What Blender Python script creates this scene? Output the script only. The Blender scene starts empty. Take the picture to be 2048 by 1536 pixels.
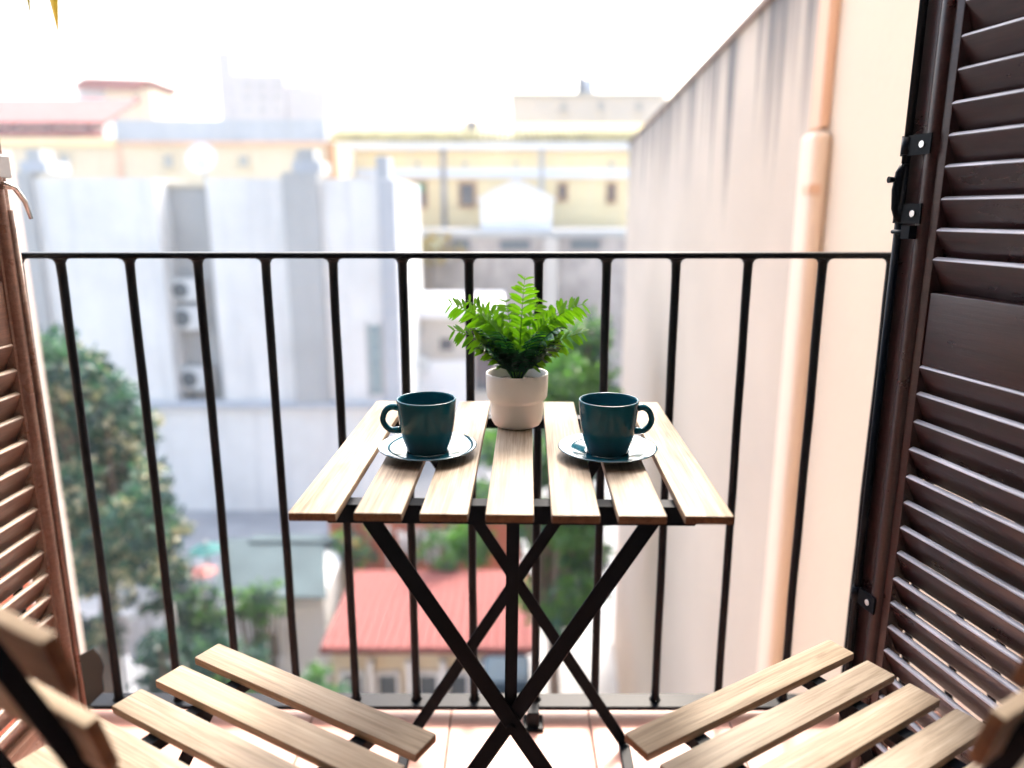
import bpy, bmesh, math, random
from mathutils import Vector, Matrix, noise as mnoise
R = math.radians
random.seed(7)
S = bpy.context.scene
C = S.collection

# ------------------------------------------------------------------ camera
CAM_Z = 1.09
PITCH = R(13.05)
FPX = 1500.0                       # focal length in pixels of a 2048 wide picture
cd = bpy.data.cameras.new('camera')
cam = bpy.data.objects.new('camera', cd); C.objects.link(cam)
cam.location = (0, 0, CAM_Z)
cam.rotation_euler = (R(90) - PITCH, 0, 0)
cd.sensor_width = 36; cd.lens = FPX / 2048 * 36
cd.clip_start = 0.02; cd.clip_end = 3000
cd.dof.use_dof = True
cd.dof.focus_distance = 1.16
cd.dof.aperture_fstop = 1.75
cd.dof.aperture_blades = 0
S.camera = cam
# ------------------------------------------------------------------ sky, sun, exposure
w = bpy.data.worlds.new('World'); S.world = w; w.use_nodes = True
nt = w.node_tree; nt.nodes.clear()
SUN_EL, SUN_AZ = R(50), R(14)      # azimuth measured from +Y (ahead) towards +X (right)
sk = nt.nodes.new('ShaderNodeTexSky'); sk.sky_type = 'NISHITA'; sk.sun_disc = False
sk.sun_elevation = SUN_EL; sk.sun_rotation = SUN_AZ
sk.air_density = 1.2; sk.dust_density = 6.0; sk.ozone_density = 1.2
bg = nt.nodes.new('ShaderNodeBackground'); bg.inputs[1].default_value = 0.15
wo = nt.nodes.new('ShaderNodeOutputWorld')
nt.links.new(sk.outputs[0], bg.inputs[0]); nt.links.new(bg.outputs[0], wo.inputs[0])
sd = bpy.data.lights.new('sun', 'SUN'); sd.energy = 0.85; sd.angle = R(16); sd.color = (1.0, 0.965, 0.91)
sun = bpy.data.objects.new('sun', sd); C.objects.link(sun)
dirn = Vector((math.sin(SUN_AZ) * math.cos(SUN_EL), math.cos(SUN_AZ) * math.cos(SUN_EL), math.sin(SUN_EL)))
sun.rotation_euler = dirn.to_track_quat('Z', 'Y').to_euler()
sun.location = (4, 8, 12)
vs = S.view_settings
S.display_settings.display_device = 'sRGB'
vs.view_transform = 'Standard'; vs.look = 'None'; vs.gamma = 1.0; vs.use_curve_mapping = False
vs.exposure = 2.62

# ------------------------------------------------------------------ helpers
cp, sp = math.cos(PITCH), math.sin(PITCH)
def at(px, py, Y):
    """point of the place seen at photo pixel (px, py), Y metres ahead"""
    a, b = (px - 1024) / FPX, (py - 768) / FPX
    t = Y / (cp - b * sp)
    return Vector((a * t, Y, CAM_Z - (b * cp + sp) * t))
def xat(px, py, Y): return at(px, py, Y).x
def zat(py, Y): return at(1024, py, Y).z

def link(o, parent=None):
    C.objects.link(o)
    if parent is not None: o.parent = parent
    return o
def tag(o, label=None, cat=None, group=None, kind=None):
    if label: o['label'] = label
    if cat: o['category'] = cat
    if group: o['group'] = group
    if kind: o['kind'] = kind
    return o
def empty(name, loc=(0, 0, 0), rz=0, label=None, cat=None, group=None):
    o = bpy.data.objects.new(name, None); C.objects.link(o)
    o.location = loc; o.rotation_euler = (0, 0, rz); o.empty_display_size = 0.1
    return tag(o, label, cat, group)
def copy_tree(o, parent=None):
    c = o.copy(); C.objects.link(c)
    if parent is not None: c.parent = parent
    for ch in list(o.children): copy_tree(ch, c)
    return c

class MB:
    """collects shapes; build() links them as ONE mesh object"""
    def __init__(s): s.bm = bmesh.new(); s.mi = 0
    def face(s, vs):
        try:
            f = s.bm.faces.new(vs); f.material_index = s.mi; return f
        except ValueError: return None
    def box(s, x0, x1, y0, y1, z0, z1, m=None):
        p = [Vector((x, y, z)) for z in (z0, z1) for y in (y0, y1) for x in (x0, x1)]
        if m: p = [m @ q for q in p]
        v = [s.bm.verts.new(q) for q in p]
        for a in ((0, 2, 3, 1), (4, 5, 7, 6), (0, 1, 5, 4), (2, 6, 7, 3), (0, 4, 6, 2), (1, 3, 7, 5)):
            s.face([v[i] for i in a])
        return s
    def bar(s, a, b, wd, th, up=(0, 0, 1), bev=0):
        """flat bar from a to b, wd wide across, th thick along up"""
        a, b = Vector(a), Vector(b); d = (b - a); L = d.length; d.normalize()
        u = Vector(up); u = (u - d * u.dot(d)).normalized(); r = d.cross(u)
        m = Matrix((d, r, u)).transposed().to_4x4(); m.translation = a
        return s.box(0, L, -wd / 2, wd / 2, -th / 2, th / 2, m)
    def tube(s, pts, rad, n=10, cap=True, smooth=True):
        pts = [Vector(p) for p in pts]; k = len(pts)
        rr = rad if isinstance(rad, (list, tuple)) else [rad] * k
        d0 = (pts[1] - pts[0]).normalized()
        u = Vector((0, 0, 1)) if abs(d0.z) < 0.9 else Vector((1, 0, 0))
        u = (u - d0 * u.dot(d0)).normalized(); rings = []
        for i, p in enumerate(pts):
            d = (pts[min(i + 1, k - 1)] - pts[max(i - 1, 0)]).normalized()
            u = (u - d * u.dot(d)).normalized(); v = d.cross(u)
            rings.append([s.bm.verts.new(p + (u * math.cos(2 * math.pi * j / n) + v * math.sin(2 * math.pi * j / n)) * rr[i]) for j in range(n)])
        for i in range(k - 1):
            for j in range(n):
                f = s.face([rings[i][j], rings[i][(j + 1) % n], rings[i + 1][(j + 1) % n], rings[i + 1][j]])
                if f: f.smooth = smooth
        if cap: s.face(rings[0][::-1]); s.face(rings[-1])
        return s
    def lathe(s, prof, n=48, c=(0, 0, 0)):
        c = Vector(c); rings = []
        for r, z in prof:
            if r < 1e-6: rings.append([s.bm.verts.new(c + Vector((0, 0, z)))])
            else: rings.append([s.bm.verts.new(c + Vector((r * math.cos(2 * math.pi * j / n), r * math.sin(2 * math.pi * j / n), z))) for j in range(n)])
        for a, b in zip(rings, rings[1:]):
            for j in range(n):
                k = (j + 1) % n
                vv = [a[j], a[k], b[k], b[j]] if len(a) > 1 and len(b) > 1 else ([a[0], b[k], b[j]] if len(a) == 1 else [a[j], a[k], b[0]])
                f = s.face(vv)
                if f: f.smooth = True
        return s
    def prism(s, poly, y0, y1, m=None):
        """polygon in x,z pulled from y0 to y1"""
        a = [Vector((x, y0, z)) for x, z in poly]; b = [Vector((x, y1, z)) for x, z in poly]
        if m: a = [m @ q for q in a]; b = [m @ q for q in b]
        a = [s.bm.verts.new(q) for q in a]; b = [s.bm.verts.new(q) for q in b]; n = len(a)
        s.face(a); s.face(b[::-1])
        for i in range(n): s.face([a[i], b[i], b[(i + 1) % n], a[(i + 1) % n]])
        return s
    def quad(s, *p):
        s.face([s.bm.verts.new(Vector(q)) for q in p]); return s
    def bevel(s, off, seg=2):
        bmesh.ops.recalc_face_normals(s.bm, faces=s.bm.faces[:])
        es = [e for e in s.bm.edges if len(e.link_faces) == 2 and e.calc_face_angle(0) > 0.6]
        bmesh.ops.bevel(s.bm, geom=es, offset=off, segments=seg, profile=0.6, affect='EDGES', clamp_overlap=True)
        return s
    def mesh(s, name, mats, smooth_angle=None):
        bmesh.ops.recalc_face_normals(s.bm, faces=s.bm.faces[:])
        me = bpy.data.meshes.new(name); s.bm.to_mesh(me); s.bm.free()
        for m in (mats if isinstance(mats, (list, tuple)) else [mats]): me.materials.append(m)
        if smooth_angle is not None:
            me.shade_smooth() if hasattr(me, 'shade_smooth') else None
            me.set_sharp_from_angle(angle=smooth_angle)
        return me
    def build(s, name, mats, parent=None, loc=None, smooth_angle=None):
        o = bpy.data.objects.new(name, s.mesh(name, mats, smooth_angle)); link(o, parent)
        if loc is not None: o.location = loc
        return o
def inst(name, me, parent=None, loc=(0, 0, 0), rot=(0, 0, 0)):
    o = bpy.data.objects.new(name, me); link(o, parent); o.location = loc; o.rotation_euler = rot
    return o

# ------------------------------------------------------------------ materials
def col(c): return (*c, 1) if len(c) == 3 else c
class NT:
    def __init__(s, name):
        s.m = bpy.data.materials.new(name); s.m.use_nodes = True; s.t = s.m.node_tree
        s.b = s.t.nodes['Principled BSDF']
    def n(s, typ, **kw):
        nd = s.t.nodes.new('ShaderNode' + typ)
        for k, v in kw.items():
            if k in nd.inputs: nd.inputs[k].default_value = v
            else: setattr(nd, k, v)
        return nd
    def l(s, a, b): s.t.links.new(a, b)
    def coords(s, scale=(1, 1, 1), rnd=False):
        tc = s.n('TexCoord'); mp = s.n('Mapping'); mp.inputs['Scale'].default_value = scale
        if rnd:
            oi = s.n('ObjectInfo'); ml = s.n('VectorMath', operation='SCALE'); cb = s.n('CombineXYZ')
            for i in range(3): s.l(oi.outputs['Random'], cb.inputs[i])
            s.l(cb.outputs[0], ml.inputs[0]); ml.inputs['Scale'].default_value = 37.0
            ad = s.n('VectorMath', operation='ADD'); s.l(tc.outputs['Object'], ad.inputs[0]); s.l(ml.outputs[0], ad.inputs[1])
            s.l(ad.outputs[0], mp.inputs[0])
        else: s.l(tc.outputs['Object'], mp.inputs[0])
        return mp.outputs[0]
    def noise(s, vec, scale=5, detail=5, rough=0.55, dist=0):
        nd = s.n('TexNoise', Scale=scale, Detail=detail, Roughness=rough, Distortion=dist); s.l(vec, nd.inputs['Vector']); return nd.outputs['Fac']
    def ramp(s, fac, stops):
        r = s.n('ValToRGB'); e = r.color_ramp.elements
        while len(e) < len(stops): e.new(0.5)
        for i, (p, c) in enumerate(stops): e[i].position = p; e[i].color = col(c)
        s.l(fac, r.inputs[0]); return r.outputs[0]
    def mix(s, fac, a, b, mode='MIX'):
        m = s.n('Mix', data_type='RGBA', blend_type=mode)
        if isinstance(fac, float): m.inputs[0].default_value = fac
        else: s.l(fac, m.inputs[0])
        for k, v in ((6, a), (7, b)):
            if isinstance(v, tuple): m.inputs[k].default_value = col(v)
            else: s.l(v, m.inputs[k])
        return m.outputs[2]
    def bump(s, h, strength=0.2, dist=0.01):
        b = s.n('Bump', Strength=strength, Distance=dist); s.l(h, b.inputs['Height']); s.l(b.outputs[0], s.b.inputs['Normal'])
    def base(s, c):
        if isinstance(c, tuple): s.b.inputs['Base Color'].default_value = col(c)
        else: s.l(c, s.b.inputs['Base Color'])
    def set(s, **kw):
        for k, v in kw.items(): s.b.inputs[k.replace('_', ' ')].default_value = v
        return s
def sc(c, k): return tuple(min(1, x * k) for x in c)
def plain(name, c, rough=0.6, var=0.12, scale=6, bump=0.1, bd=0.005, rnd=False, metal=0.0, stretch=(1, 1, 1), spec=0.5):
    t = NT(name); v = t.coords(stretch, rnd); f = t.noise(v, scale)
    t.base(t.ramp(f, [(0.3, sc(c, 1 - var)), (0.7, sc(c, 1 + var))]))
    t.set(Roughness=rough, Metallic=metal); t.b.inputs['Specular IOR Level'].default_value = spec
    if bump: t.bump(t.noise(v, scale * 6), bump, bd)
    return t.m

def wood_mat(name, a, b, c, rough=0.42):
    t = NT(name); v = t.coords((2.2, 30, 30), True)
    f = t.noise(v, 2.2, 8, 0.62, 0.7)
    g = t.noise(t.coords((4, 190, 190), True), 2.0, 4, 0.6)
    big = t.noise(t.coords((1.5, 5, 5), True), 2.0, 3)
    col1 = t.ramp(f, [(0.30, c), (0.47, b), (0.68, a)])
    pores = t.ramp(g, [(0.42, (0.55, 0.5, 0.45)), (0.55, (1, 1, 1))])
    k = t.mix(0.75, col1, pores, 'MULTIPLY')
    k = t.mix(t.ramp(big, [(0.35, (0, 0, 0)), (0.7, (0.5, 0.5, 0.5))]), k, sc(a, 1.1))
    oi = t.n('ObjectInfo'); k = t.mix(0.85, k, t.ramp(oi.outputs['Random'], [(0.0, (0.72, 0.68, 0.65)), (0.5, (0.95, 0.95, 0.95)), (1.0, (1.0, 0.94, 0.86))]), 'MULTIPLY')
    t.base(k); t.set(Roughness=rough); t.b.inputs['Specular IOR Level'].default_value = 0.18
    t.bump(g, 0.4, 0.0008)
    return t.m
TEAK = wood_mat('acacia_wood', (0.40, 0.338, 0.262), (0.295, 0.24, 0.178), (0.165, 0.120, 0.080), 0.50)
ENDG = wood_mat('acacia_end_grain', (0.22, 0.11, 0.05), (0.15, 0.07, 0.032), (0.075, 0.035, 0.018), 0.5)
BLACK = plain('black_powder_coated_steel', (0.0005, 0.0022, 0.0055), 0.36, 0.2, 40, 0.1, 0.0006, spec=0.07)
IRON = plain('black_painted_wrought_iron', (0.0006, 0.0022, 0.0052), 0.34, 0.3, 25, 0.35, 0.0012, spec=0.14)
CHROME = plain('bare_steel', (0.55, 0.55, 0.56), 0.25, 0.1, 20, 0, metal=1.0)
def shutter_mat(name, a, b, worn):
    t = NT(name); v = t.coords((3, 40, 40), True)
    f = t.noise(v, 3, 7, 0.6, 0.4)
    k = t.ramp(f, [(0.3, b), (0.7, a)])
    wv = t.noise(t.coords((5, 14, 14), True), 6, 6, 0.7)
    k = t.mix(t.ramp(wv, [(0.68, (0, 0, 0)), (0.74, (0.8, 0.8, 0.8))]), k, worn)
    dz = t.noise(t.coords((2.5, 6, 6), True), 2.2, 6, 0.65)
    k = t.mix(t.ramp(dz, [(0.48, (0, 0, 0)), (0.75, (0.38, 0.38, 0.38))]), k, sc(worn, 0.9))
    fine = t.noise(t.coords((8, 160, 160), True), 3, 3, 0.6)
    k = t.mix(0.6, k, t.ramp(fine, [(0.4, (0.55, 0.55, 0.55)), (0.6, (1, 1, 1))]), 'MULTIPLY')
    t.base(k); t.l(t.ramp(dz, [(0.3, (0.24, 0.24, 0.24)), (0.75, (0.42, 0.42, 0.42))]), t.b.inputs['Roughness']); t.b.inputs['Specular IOR Level'].default_value = 0.45
    t.bump(f, 0.35, 0.0012); return t.m
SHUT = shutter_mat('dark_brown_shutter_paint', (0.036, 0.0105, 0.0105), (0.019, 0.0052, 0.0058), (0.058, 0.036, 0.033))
NOSE = plain('worn_edge_painted_highlight', (0.42, 0.41, 0.44), 0.28, 0.5, 9, 0.2, 0.001, True, stretch=(1, 6, 6), spec=0.7)  # pale colour paints the sky highlight on the noses, besides chipped paint
NOSE_L = plain('left_edge_painted_highlight', (0.36, 0.28, 0.22), 0.32, 0.3, 9, 0.2, 0.001, True, stretch=(1, 6, 6), spec=0.7)  # left slat noses: sky glint put into the colour
SHUT_L = shutter_mat('lighter_brown_shutter_paint', (0.20, 0.105, 0.075), (0.12, 0.058, 0.04), (0.38, 0.30, 0.24))  # lighter brown than the right shutter
WHITE_MOULD = plain('ceramic_off_white', (0.86, 0.84, 0.80), 0.42, 0.03, 5, 0.03)
def teal_mat(spec):
    t = NT('dark_teal_glaze'); f = t.noise(t.coords((1, 1, 1), True), 30, 4)
    t.base(t.ramp(f, [(0.3, (0.0025, 0.064, 0.100)), (0.7, (0.0035, 0.080, 0.120))]))
    t.set(Roughness=0.07); t.b.inputs['Specular IOR Level'].default_value = spec; return t.m
TEAL = teal_mat(0.2); TEAL_S = teal_mat(1.0)
def tile_mat():
    t = NT('terracotta_floor_tile'); v = t.coords((1, 1, 1), True)
    f = t.noise(v, 9, 6); k = t.ramp(f, [(0.3, (0.50, 0.24, 0.18)), (0.7, (0.62, 0.33, 0.26))])
    oi = t.n('ObjectInfo'); k = t.mix(t.ramp(oi.outputs['Random'], [(0, (0, 0, 0)), (1, (0.4, 0.4, 0.4))]), k, (0.52, 0.30, 0.24))
    t.base(k); t.set(Roughness=0.38); t.bump(t.noise(v, 60), 0.12, 0.002); return t.m
TILE = tile_mat()
GROUT = plain('grey_pink_grout', (0.30, 0.19, 0.16), 0.9, 0.2, 30)
def leaf_mat(name, a, b, trans=0.45, rough=0.4, tint=(1.5, 1.6, 0.5)):
    t = NT(name); f = t.noise(t.coords((1, 1, 1), False), 3.0, 3)
    k = t.ramp(f, [(0.35, a), (0.65, b)]); t.base(k); t.set(Roughness=rough)
    tr = t.n('BsdfTranslucent'); k2 = t.mix(1.0, k, tint, 'MULTIPLY'); t.l(k2, tr.inputs[0])
    mx = t.n('MixShader'); mx.inputs[0].default_value = trans
    t.l(t.b.outputs[0], mx.inputs[1]); t.l(tr.outputs[0], mx.inputs[2])
    t.l(mx.outputs[0], t.t.nodes['Material Output'].inputs[0]); return t.m
FERN = leaf_mat('fern_green', (0.032, 0.135, 0.007), (0.085, 0.225, 0.010), 0.60, 0.36, (2.3, 1.9, 0.4))
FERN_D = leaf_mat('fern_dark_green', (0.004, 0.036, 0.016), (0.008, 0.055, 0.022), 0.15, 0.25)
LEAF_A = leaf_mat('tree_leaf_dark', (0.007, 0.042, 0.038), (0.016, 0.068, 0.056), 0.22, 0.4, (1.0, 1.4, 0.9))
LEAF_B = leaf_mat('tree_leaf_mid', (0.036, 0.115, 0.085), (0.065, 0.155, 0.10), 0.3, 0.4, (1.2, 1.4, 0.7))
LEAF_Y = leaf_mat('tree_leaf_pale_sunlit_tone', (0.32, 0.33, 0.20), (0.50, 0.46, 0.31), 0.2, 0.4, (1.1, 1.1, 0.7))  # in the big tree this pale tone paints sunlit leaf clusters
LEAF_G = leaf_mat('tree_leaf_fresh', (0.042, 0.14, 0.035), (0.09, 0.22, 0.05), 0.38)
LEAF_O = leaf_mat('leaf_yellow_ochre', (0.30, 0.19, 0.015), (0.22, 0.17, 0.03), 0.15, 0.6)
LEAF_OL = leaf_mat('leaf_olive', (0.14, 0.12, 0.03), (0.18, 0.14, 0.03), 0.15, 0.6)
BARK = plain('bark', (0.16, 0.12, 0.09), 0.9, 0.3, 12, 0.5, 0.01, stretch=(1, 1, 0.2))
SOIL = plain('dark_potting_soil', (0.02, 0.014, 0.01), 0.95, 0.4, 60, 0.6, 0.003)
def plaster(name, c, var=0.08, stain=None, amount=0.5, zscale=0.12, rough=0.9):
    t = NT(name); v = t.coords((1, 1, 1)); f = t.noise(v, 0.6, 6, 0.6)
    k = t.ramp(f, [(0.3, sc(c, 1 - var)), (0.7, sc(c, 1 + var))])
    if stain:
        s_ = t.noise(t.coords((1.6, 1.6, zscale)), 1.4, 5, 0.6)
        k = t.mix(t.ramp(s_, [(0.52, (0, 0, 0)), (0.72, (amount,) * 3)]), k, stain)
    t.base(k); t.set(Roughness=rough); t.b.inputs['Specular IOR Level'].default_value = 0.2
    t.bump(t.noise(v, 25, 4), 0.25, 0.01); return t.m
P_CREAM = plaster('cream_peach_plaster', (0.60, 0.49, 0.375), 0.04)
P_PEACH = plaster('peach_trim_plaster', (0.64, 0.42, 0.30), 0.08)
P_YELLOW = plaster('yellow_facade_plaster', (0.78, 0.62, 0.35), 0.06, (0.66, 0.58, 0.44), 0.4)
P_CREAM2 = plaster('pale_cream_facade', (0.60, 0.52, 0.38), 0.06, (0.55, 0.40, 0.28), 0.4)
P_WHITE = plaster('white_plaster', (0.66, 0.66, 0.66), 0.05)
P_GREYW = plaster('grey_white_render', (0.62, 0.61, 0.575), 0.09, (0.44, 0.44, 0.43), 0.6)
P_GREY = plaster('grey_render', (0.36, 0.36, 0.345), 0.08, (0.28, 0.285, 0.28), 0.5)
P_SLATE = plaster('blue_grey_parapet', (0.38, 0.395, 0.41), 0.1, (0.46, 0.47, 0.47), 0.6)
P_STONE = plaster('old_rubble_stone', (0.33, 0.29, 0.26), 0.35, (0.17, 0.15, 0.14), 0.7, 0.8)
P_BEIGE = plaster('beige_block', (0.48, 0.44, 0.39), 0.05)
P_PALE = plaster('pale_pink_plaster', (0.60, 0.54, 0.51), 0.08)
P_TOWER = plaster('grey_pink_tower', (0.43, 0.40, 0.385), 0.05)
MAST = plain('dull_grey_steel', (0.10, 0.11, 0.13), 0.6, 0.1)
P_RED = plaster('red_painted_wall', (0.42, 0.13, 0.085), 0.12)
ROOF_RED = plain('red_roof_tile', (0.19, 0.048, 0.044), 0.8, 0.25, 3, 0.3, 0.02)
ROOF_FAR = plain('faded_red_roof_tile', (0.26, 0.085, 0.075), 0.85, 0.2, 1.5, 0.2, 0.02)
ROOF_OLIVE = plain('lichen_roof_tile', (0.34, 0.29, 0.13), 0.9, 0.35, 1.2, 0.3, 0.03)
ROOF_GREY = plain('grey_corrugated_sheet', (0.06, 0.085, 0.095), 0.8, 0.15, 2, 0.1, spec=0.1)
GLASS = plain('dark_window_glass', (0.05, 0.065, 0.08), 0.08, 0.2, 2, 0)
GBLOCK = plain('greenish_glass_block', (0.22, 0.30, 0.31), 0.15, 0.15, 4, 0.1)
ORANGE = plain('orange_brown_frame', (0.42, 0.22, 0.10), 0.7, 0.1)
GREEN_B = plain('green_blind', (0.03, 0.22, 0.12), 0.7, 0.1)
AC_W = plain('off_white_appliance', (0.55, 0.56, 0.54), 0.5, 0.06)
AC_D = plain('dark_fan_grille', (0.08, 0.10, 0.11), 0.6, 0.2)
CLOTH_W = plain('white_laundry', (0.75, 0.76, 0.80), 0.9, 0.05)
CLOTH_B = plain('blue_tarpaulin', (0.003, 0.025, 0.05), 0.8, 0.2)
CLOTH_T = plain('teal_canvas', (0.008, 0.10, 0.10), 0.8, 0.15)
CLOTH_R = plain('faded_red_canvas', (0.28, 0.10, 0.09), 0.8, 0.15)
GROUND = plain('courtyard_concrete', (0.26, 0.26, 0.26), 0.9, 0.25, 0.6, 0.3, 0.02)
ROOMW = plain('interior_grey_blue_paint', (0.13, 0.15, 0.18), 0.8, 0.03, 1, 0)
DARKWOOD = plain('old_weathered_board', (0.022, 0.023, 0.024), 0.8, 0.15, 9)
def stained_wall():
    t = NT('stained_pink_grey_plaster'); v = t.coords((1, 1, 1))
    f = t.noise(v, 0.55, 6, 0.6)
    k = t.ramp(f, [(0.3, (0.44, 0.365, 0.295)), (0.7, (0.52, 0.435, 0.355))])
    tc = t.n('TexCoord'); sx = t.n('SeparateXYZ'); t.l(tc.outputs['Object'], sx.inputs[0])
    st = t.noise(t.coords((2.0, 2.0, 0.09)), 1.35, 6, 0.68, 0.3)   # streaks run down from the coping
    fall = t.n('MapRange'); fall.inputs[1].default_value = 0.0; fall.inputs[2].default_value = 2.3
    fall.inputs[3].default_value = -0.25; fall.inputs[4].default_value = 0.13; t.l(sx.outputs[2], fall.inputs[0])
    ad = t.n('Math', operation='ADD'); t.l(st, ad.inputs[0]); t.l(fall.outputs[0], ad.inputs[1])
    k = t.mix(t.ramp(ad.outputs[0], [(0.53, (0, 0, 0)), (0.68, (0.9, 0.9, 0.9))]), k, (0.10, 0.10, 0.105))
    lo = t.noise(t.coords((0.35, 0.35, 0.8)), 1.2, 5)
    k = t.mix(t.ramp(lo, [(0.55, (0, 0, 0)), (0.75, (0.3, 0.3, 0.3))]), k, (0.36, 0.31, 0.28))
    t.base(k); t.set(Roughness=0.92); t.b.inputs['Specular IOR Level'].default_value = 0.2
    t.bump(t.noise(v, 22, 4), 0.3, 0.01); return t.m
P_STAIN = stained_wall()

# ================================================================== SETTING
GZ = -8.0
tag(MB().quad((-420, -60, GZ), (420, -60, GZ), (420, 760, GZ), (-420, 760, GZ)).build('ground', GROUND), kind='structure')
# balcony slab and tiled floor (also the room behind the camera)
FX0, FX1, FY0, FY1 = -1.02, 1.02, -0.30, 1.50
slab = MB().box(FX0, FX1, 0.42, FY1, -0.16, -0.012).build('balcony_slab', P_CREAM); tag(slab, kind='structure')
fl = MB().box(FX0, FX1, FY0, FY1 - 0.001, -0.0119, -0.004).build('balcony_floor', GROUT); tag(fl, kind='structure')
tmesh = {}
T = 0.305
def tile(x0, x1, y0, y1):
    k = (round(x1 - x0, 4), round(y1 - y0, 4))
    if k not in tmesh:
        tmesh[k] = MB().box(-k[0] / 2, k[0] / 2, -k[1] / 2, k[1] / 2, -0.006, 0).bevel(0.0012, 1).mesh('floor_tile', TILE)
    inst('floor_tile', tmesh[k], fl, ((x0 + x1) / 2, (y0 + y1) / 2, random.uniform(-0.0004, 0.0004)))
xs = [FX0 + 0.001]; x = -0.135 - 3 * T
while x < FX1: 
    if x > FX0 + 0.03: xs.append(x)
    x += T
xs.append(FX1 - 0.001)
ys = [FY0 + 0.001]; y = FY1 - 0.002 - 5 * T
while y < FY1 - 0.01: ys.append(y); y += T
ys.append(FY1 - 0.002)
for a, b in zip(xs, xs[1:]):
    for c, d in zip(ys, ys[1:]): tile(a + 0.002, b - 0.002, c + 0.002, d - 0.002)
# house wall with the balcony door, upper balcony, and the room the picture is taken from
def facade():
    b = MB()
    b.box(-4.5, -0.99, 0.28, 0.52, GZ, 6.5); b.box(0.86, 1.42, 0.28, 0.52, GZ, 6.5)
    b.box(-0.99, 0.86, 0.28, 0.52, 2.42, 6.5); b.box(-0.99, 0.86, 0.28, 0.41, GZ, -0.17)
    tag(b.build('facade_wall', P_CREAM), kind='structure')
    r = MB()
    r.box(-1.9, 1.7, -2.6, 0.279, -0.05, -0.013); r.box(-1.9, 1.7, -2.6, 0.279, 2.6, 2.65)
    r.box(-1.95, -1.9, -2.6, 0.279, -0.05, 2.65); r.box(1.7, 1.75, -2.6, 0.279, -0.05, 2.65); r.box(-1.95, 1.75, -2.65, -2.6, -0.05, 2.65)
    tag(r.build('room_wall', ROOMW), kind='structure')
facade()

# ================================================================== RAILING
RY = 1.455
def railing():
    r = empty('balcony_railing', (0, RY, 0), R(-0.15), 'black wrought iron balcony railing with straight vertical bars', 'railing')
    zt = 1.005; xl, xr = -0.955, 0.965
    tr = MB().box(xl - 0.012, xr + 0.012, -0.010, 0.030, zt - 0.005, zt + 0.006).bevel(0.002, 1).build('top_rail', IRON, r)
    zb = 0.028
    MB().box(xl - 0.012, xr + 0.012, -0.018, 0.030, zb - 0.005, zb + 0.005).bevel(0.0015, 1).build('bottom_rail', IRON, r)
    def baluster(x, y=0.008, ang=0):
        b = MB(); n = 26; pts = []; rr = []
        ph = random.random() * 50
        for i in range(n + 1):
            t = i / n; z = zb + 0.005 + (zt - 0.006 - zb - 0.004) * t
            rad = 0.0088 * (1 + 0.05 * mnoise.noise((t * 9, ph, 0)))
            pts.append((0.0015 * mnoise.noise((t * 5, ph, 3)), 0, z)); rr.append(rad)
        # weld fillets at both ends
        pts[-1] = (0, 0, zt - 0.0055); rr[-1] = 0.0185
        pts.insert(-1, (0, 0, zt - 0.0085)); rr.insert(-1, 0.0125)
        pts.insert(-2, (0, 0, zt - 0.0150)); rr.insert(-2, 0.0092)
        rr[0] = 0.013; pts.insert(1, (0, 0, zb + 0.012)); rr.insert(1, 0.0093)
        pts = sorted(zip(pts, rr), key=lambda q: q[0][2])
        b.tube([p for p, _ in pts], [q for _, q in pts], 10)
        return b.build('baluster', IRON, r, (x, y, 0))
    for px in (112, 252, 390, 527, 663, 803, 937, 1078, 1215, 1355, 1500, 1650, 1788):
        baluster((px - 1024) / FPX * 1.436)
    baluster(xl); baluster(xr); baluster(0.86)
    for sx in (xl, xr):      # the railing returns to the house wall on both sides
        MB().box(sx - 0.018, sx + 0.012, -0.93, -0.011, zt - 0.0045, zt + 0.0055).build('side_top_rail', IRON, r)
        MB().box(sx - 0.018, sx + 0.012, -0.93, -0.019, zb - 0.0045, zb + 0.0045).build('side_bottom_rail', IRON, r)
        for k in range(1, 7): baluster(sx - 0.003, -0.13 * k)
    # floor foot that carries the bottom rail
    f = MB(); x = (1068 - 1024) / FPX * 1.56
    f.box(x - 0.013, x + 0.013, -0.050, -0.012, 0.0, 0.040); f.box(x - 0.022, x + 0.022, -0.058, -0.008, 0.0, 0.008)
    f.bevel(0.002, 1).build('foot', IRON, r)
    for sx in (xl, xr):
        MB().box(sx - 0.013, sx + 0.011, -0.006, 0.02, 0.0, 0.0229).build('foot', IRON, r)
    # torn grey sheet wired to the corner
    return r
railing()
g = MB(); p0 = at(152, 1402, 1.44)
g.prism([(0, 0), (0.02, 0), (0.055, 0.035), (0.055, 0.07), (0.062, 0.095), (0.055, 0.125), (0.045, 0.14), (0.0, 0.115)], 0, 0.004)
tag(g.build('torn_sheet', DARKWOOD, None, (-0.944, 1.44, 0.034)), 'torn dark grey sheet in the left corner of the railing', 'sheet')

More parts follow.
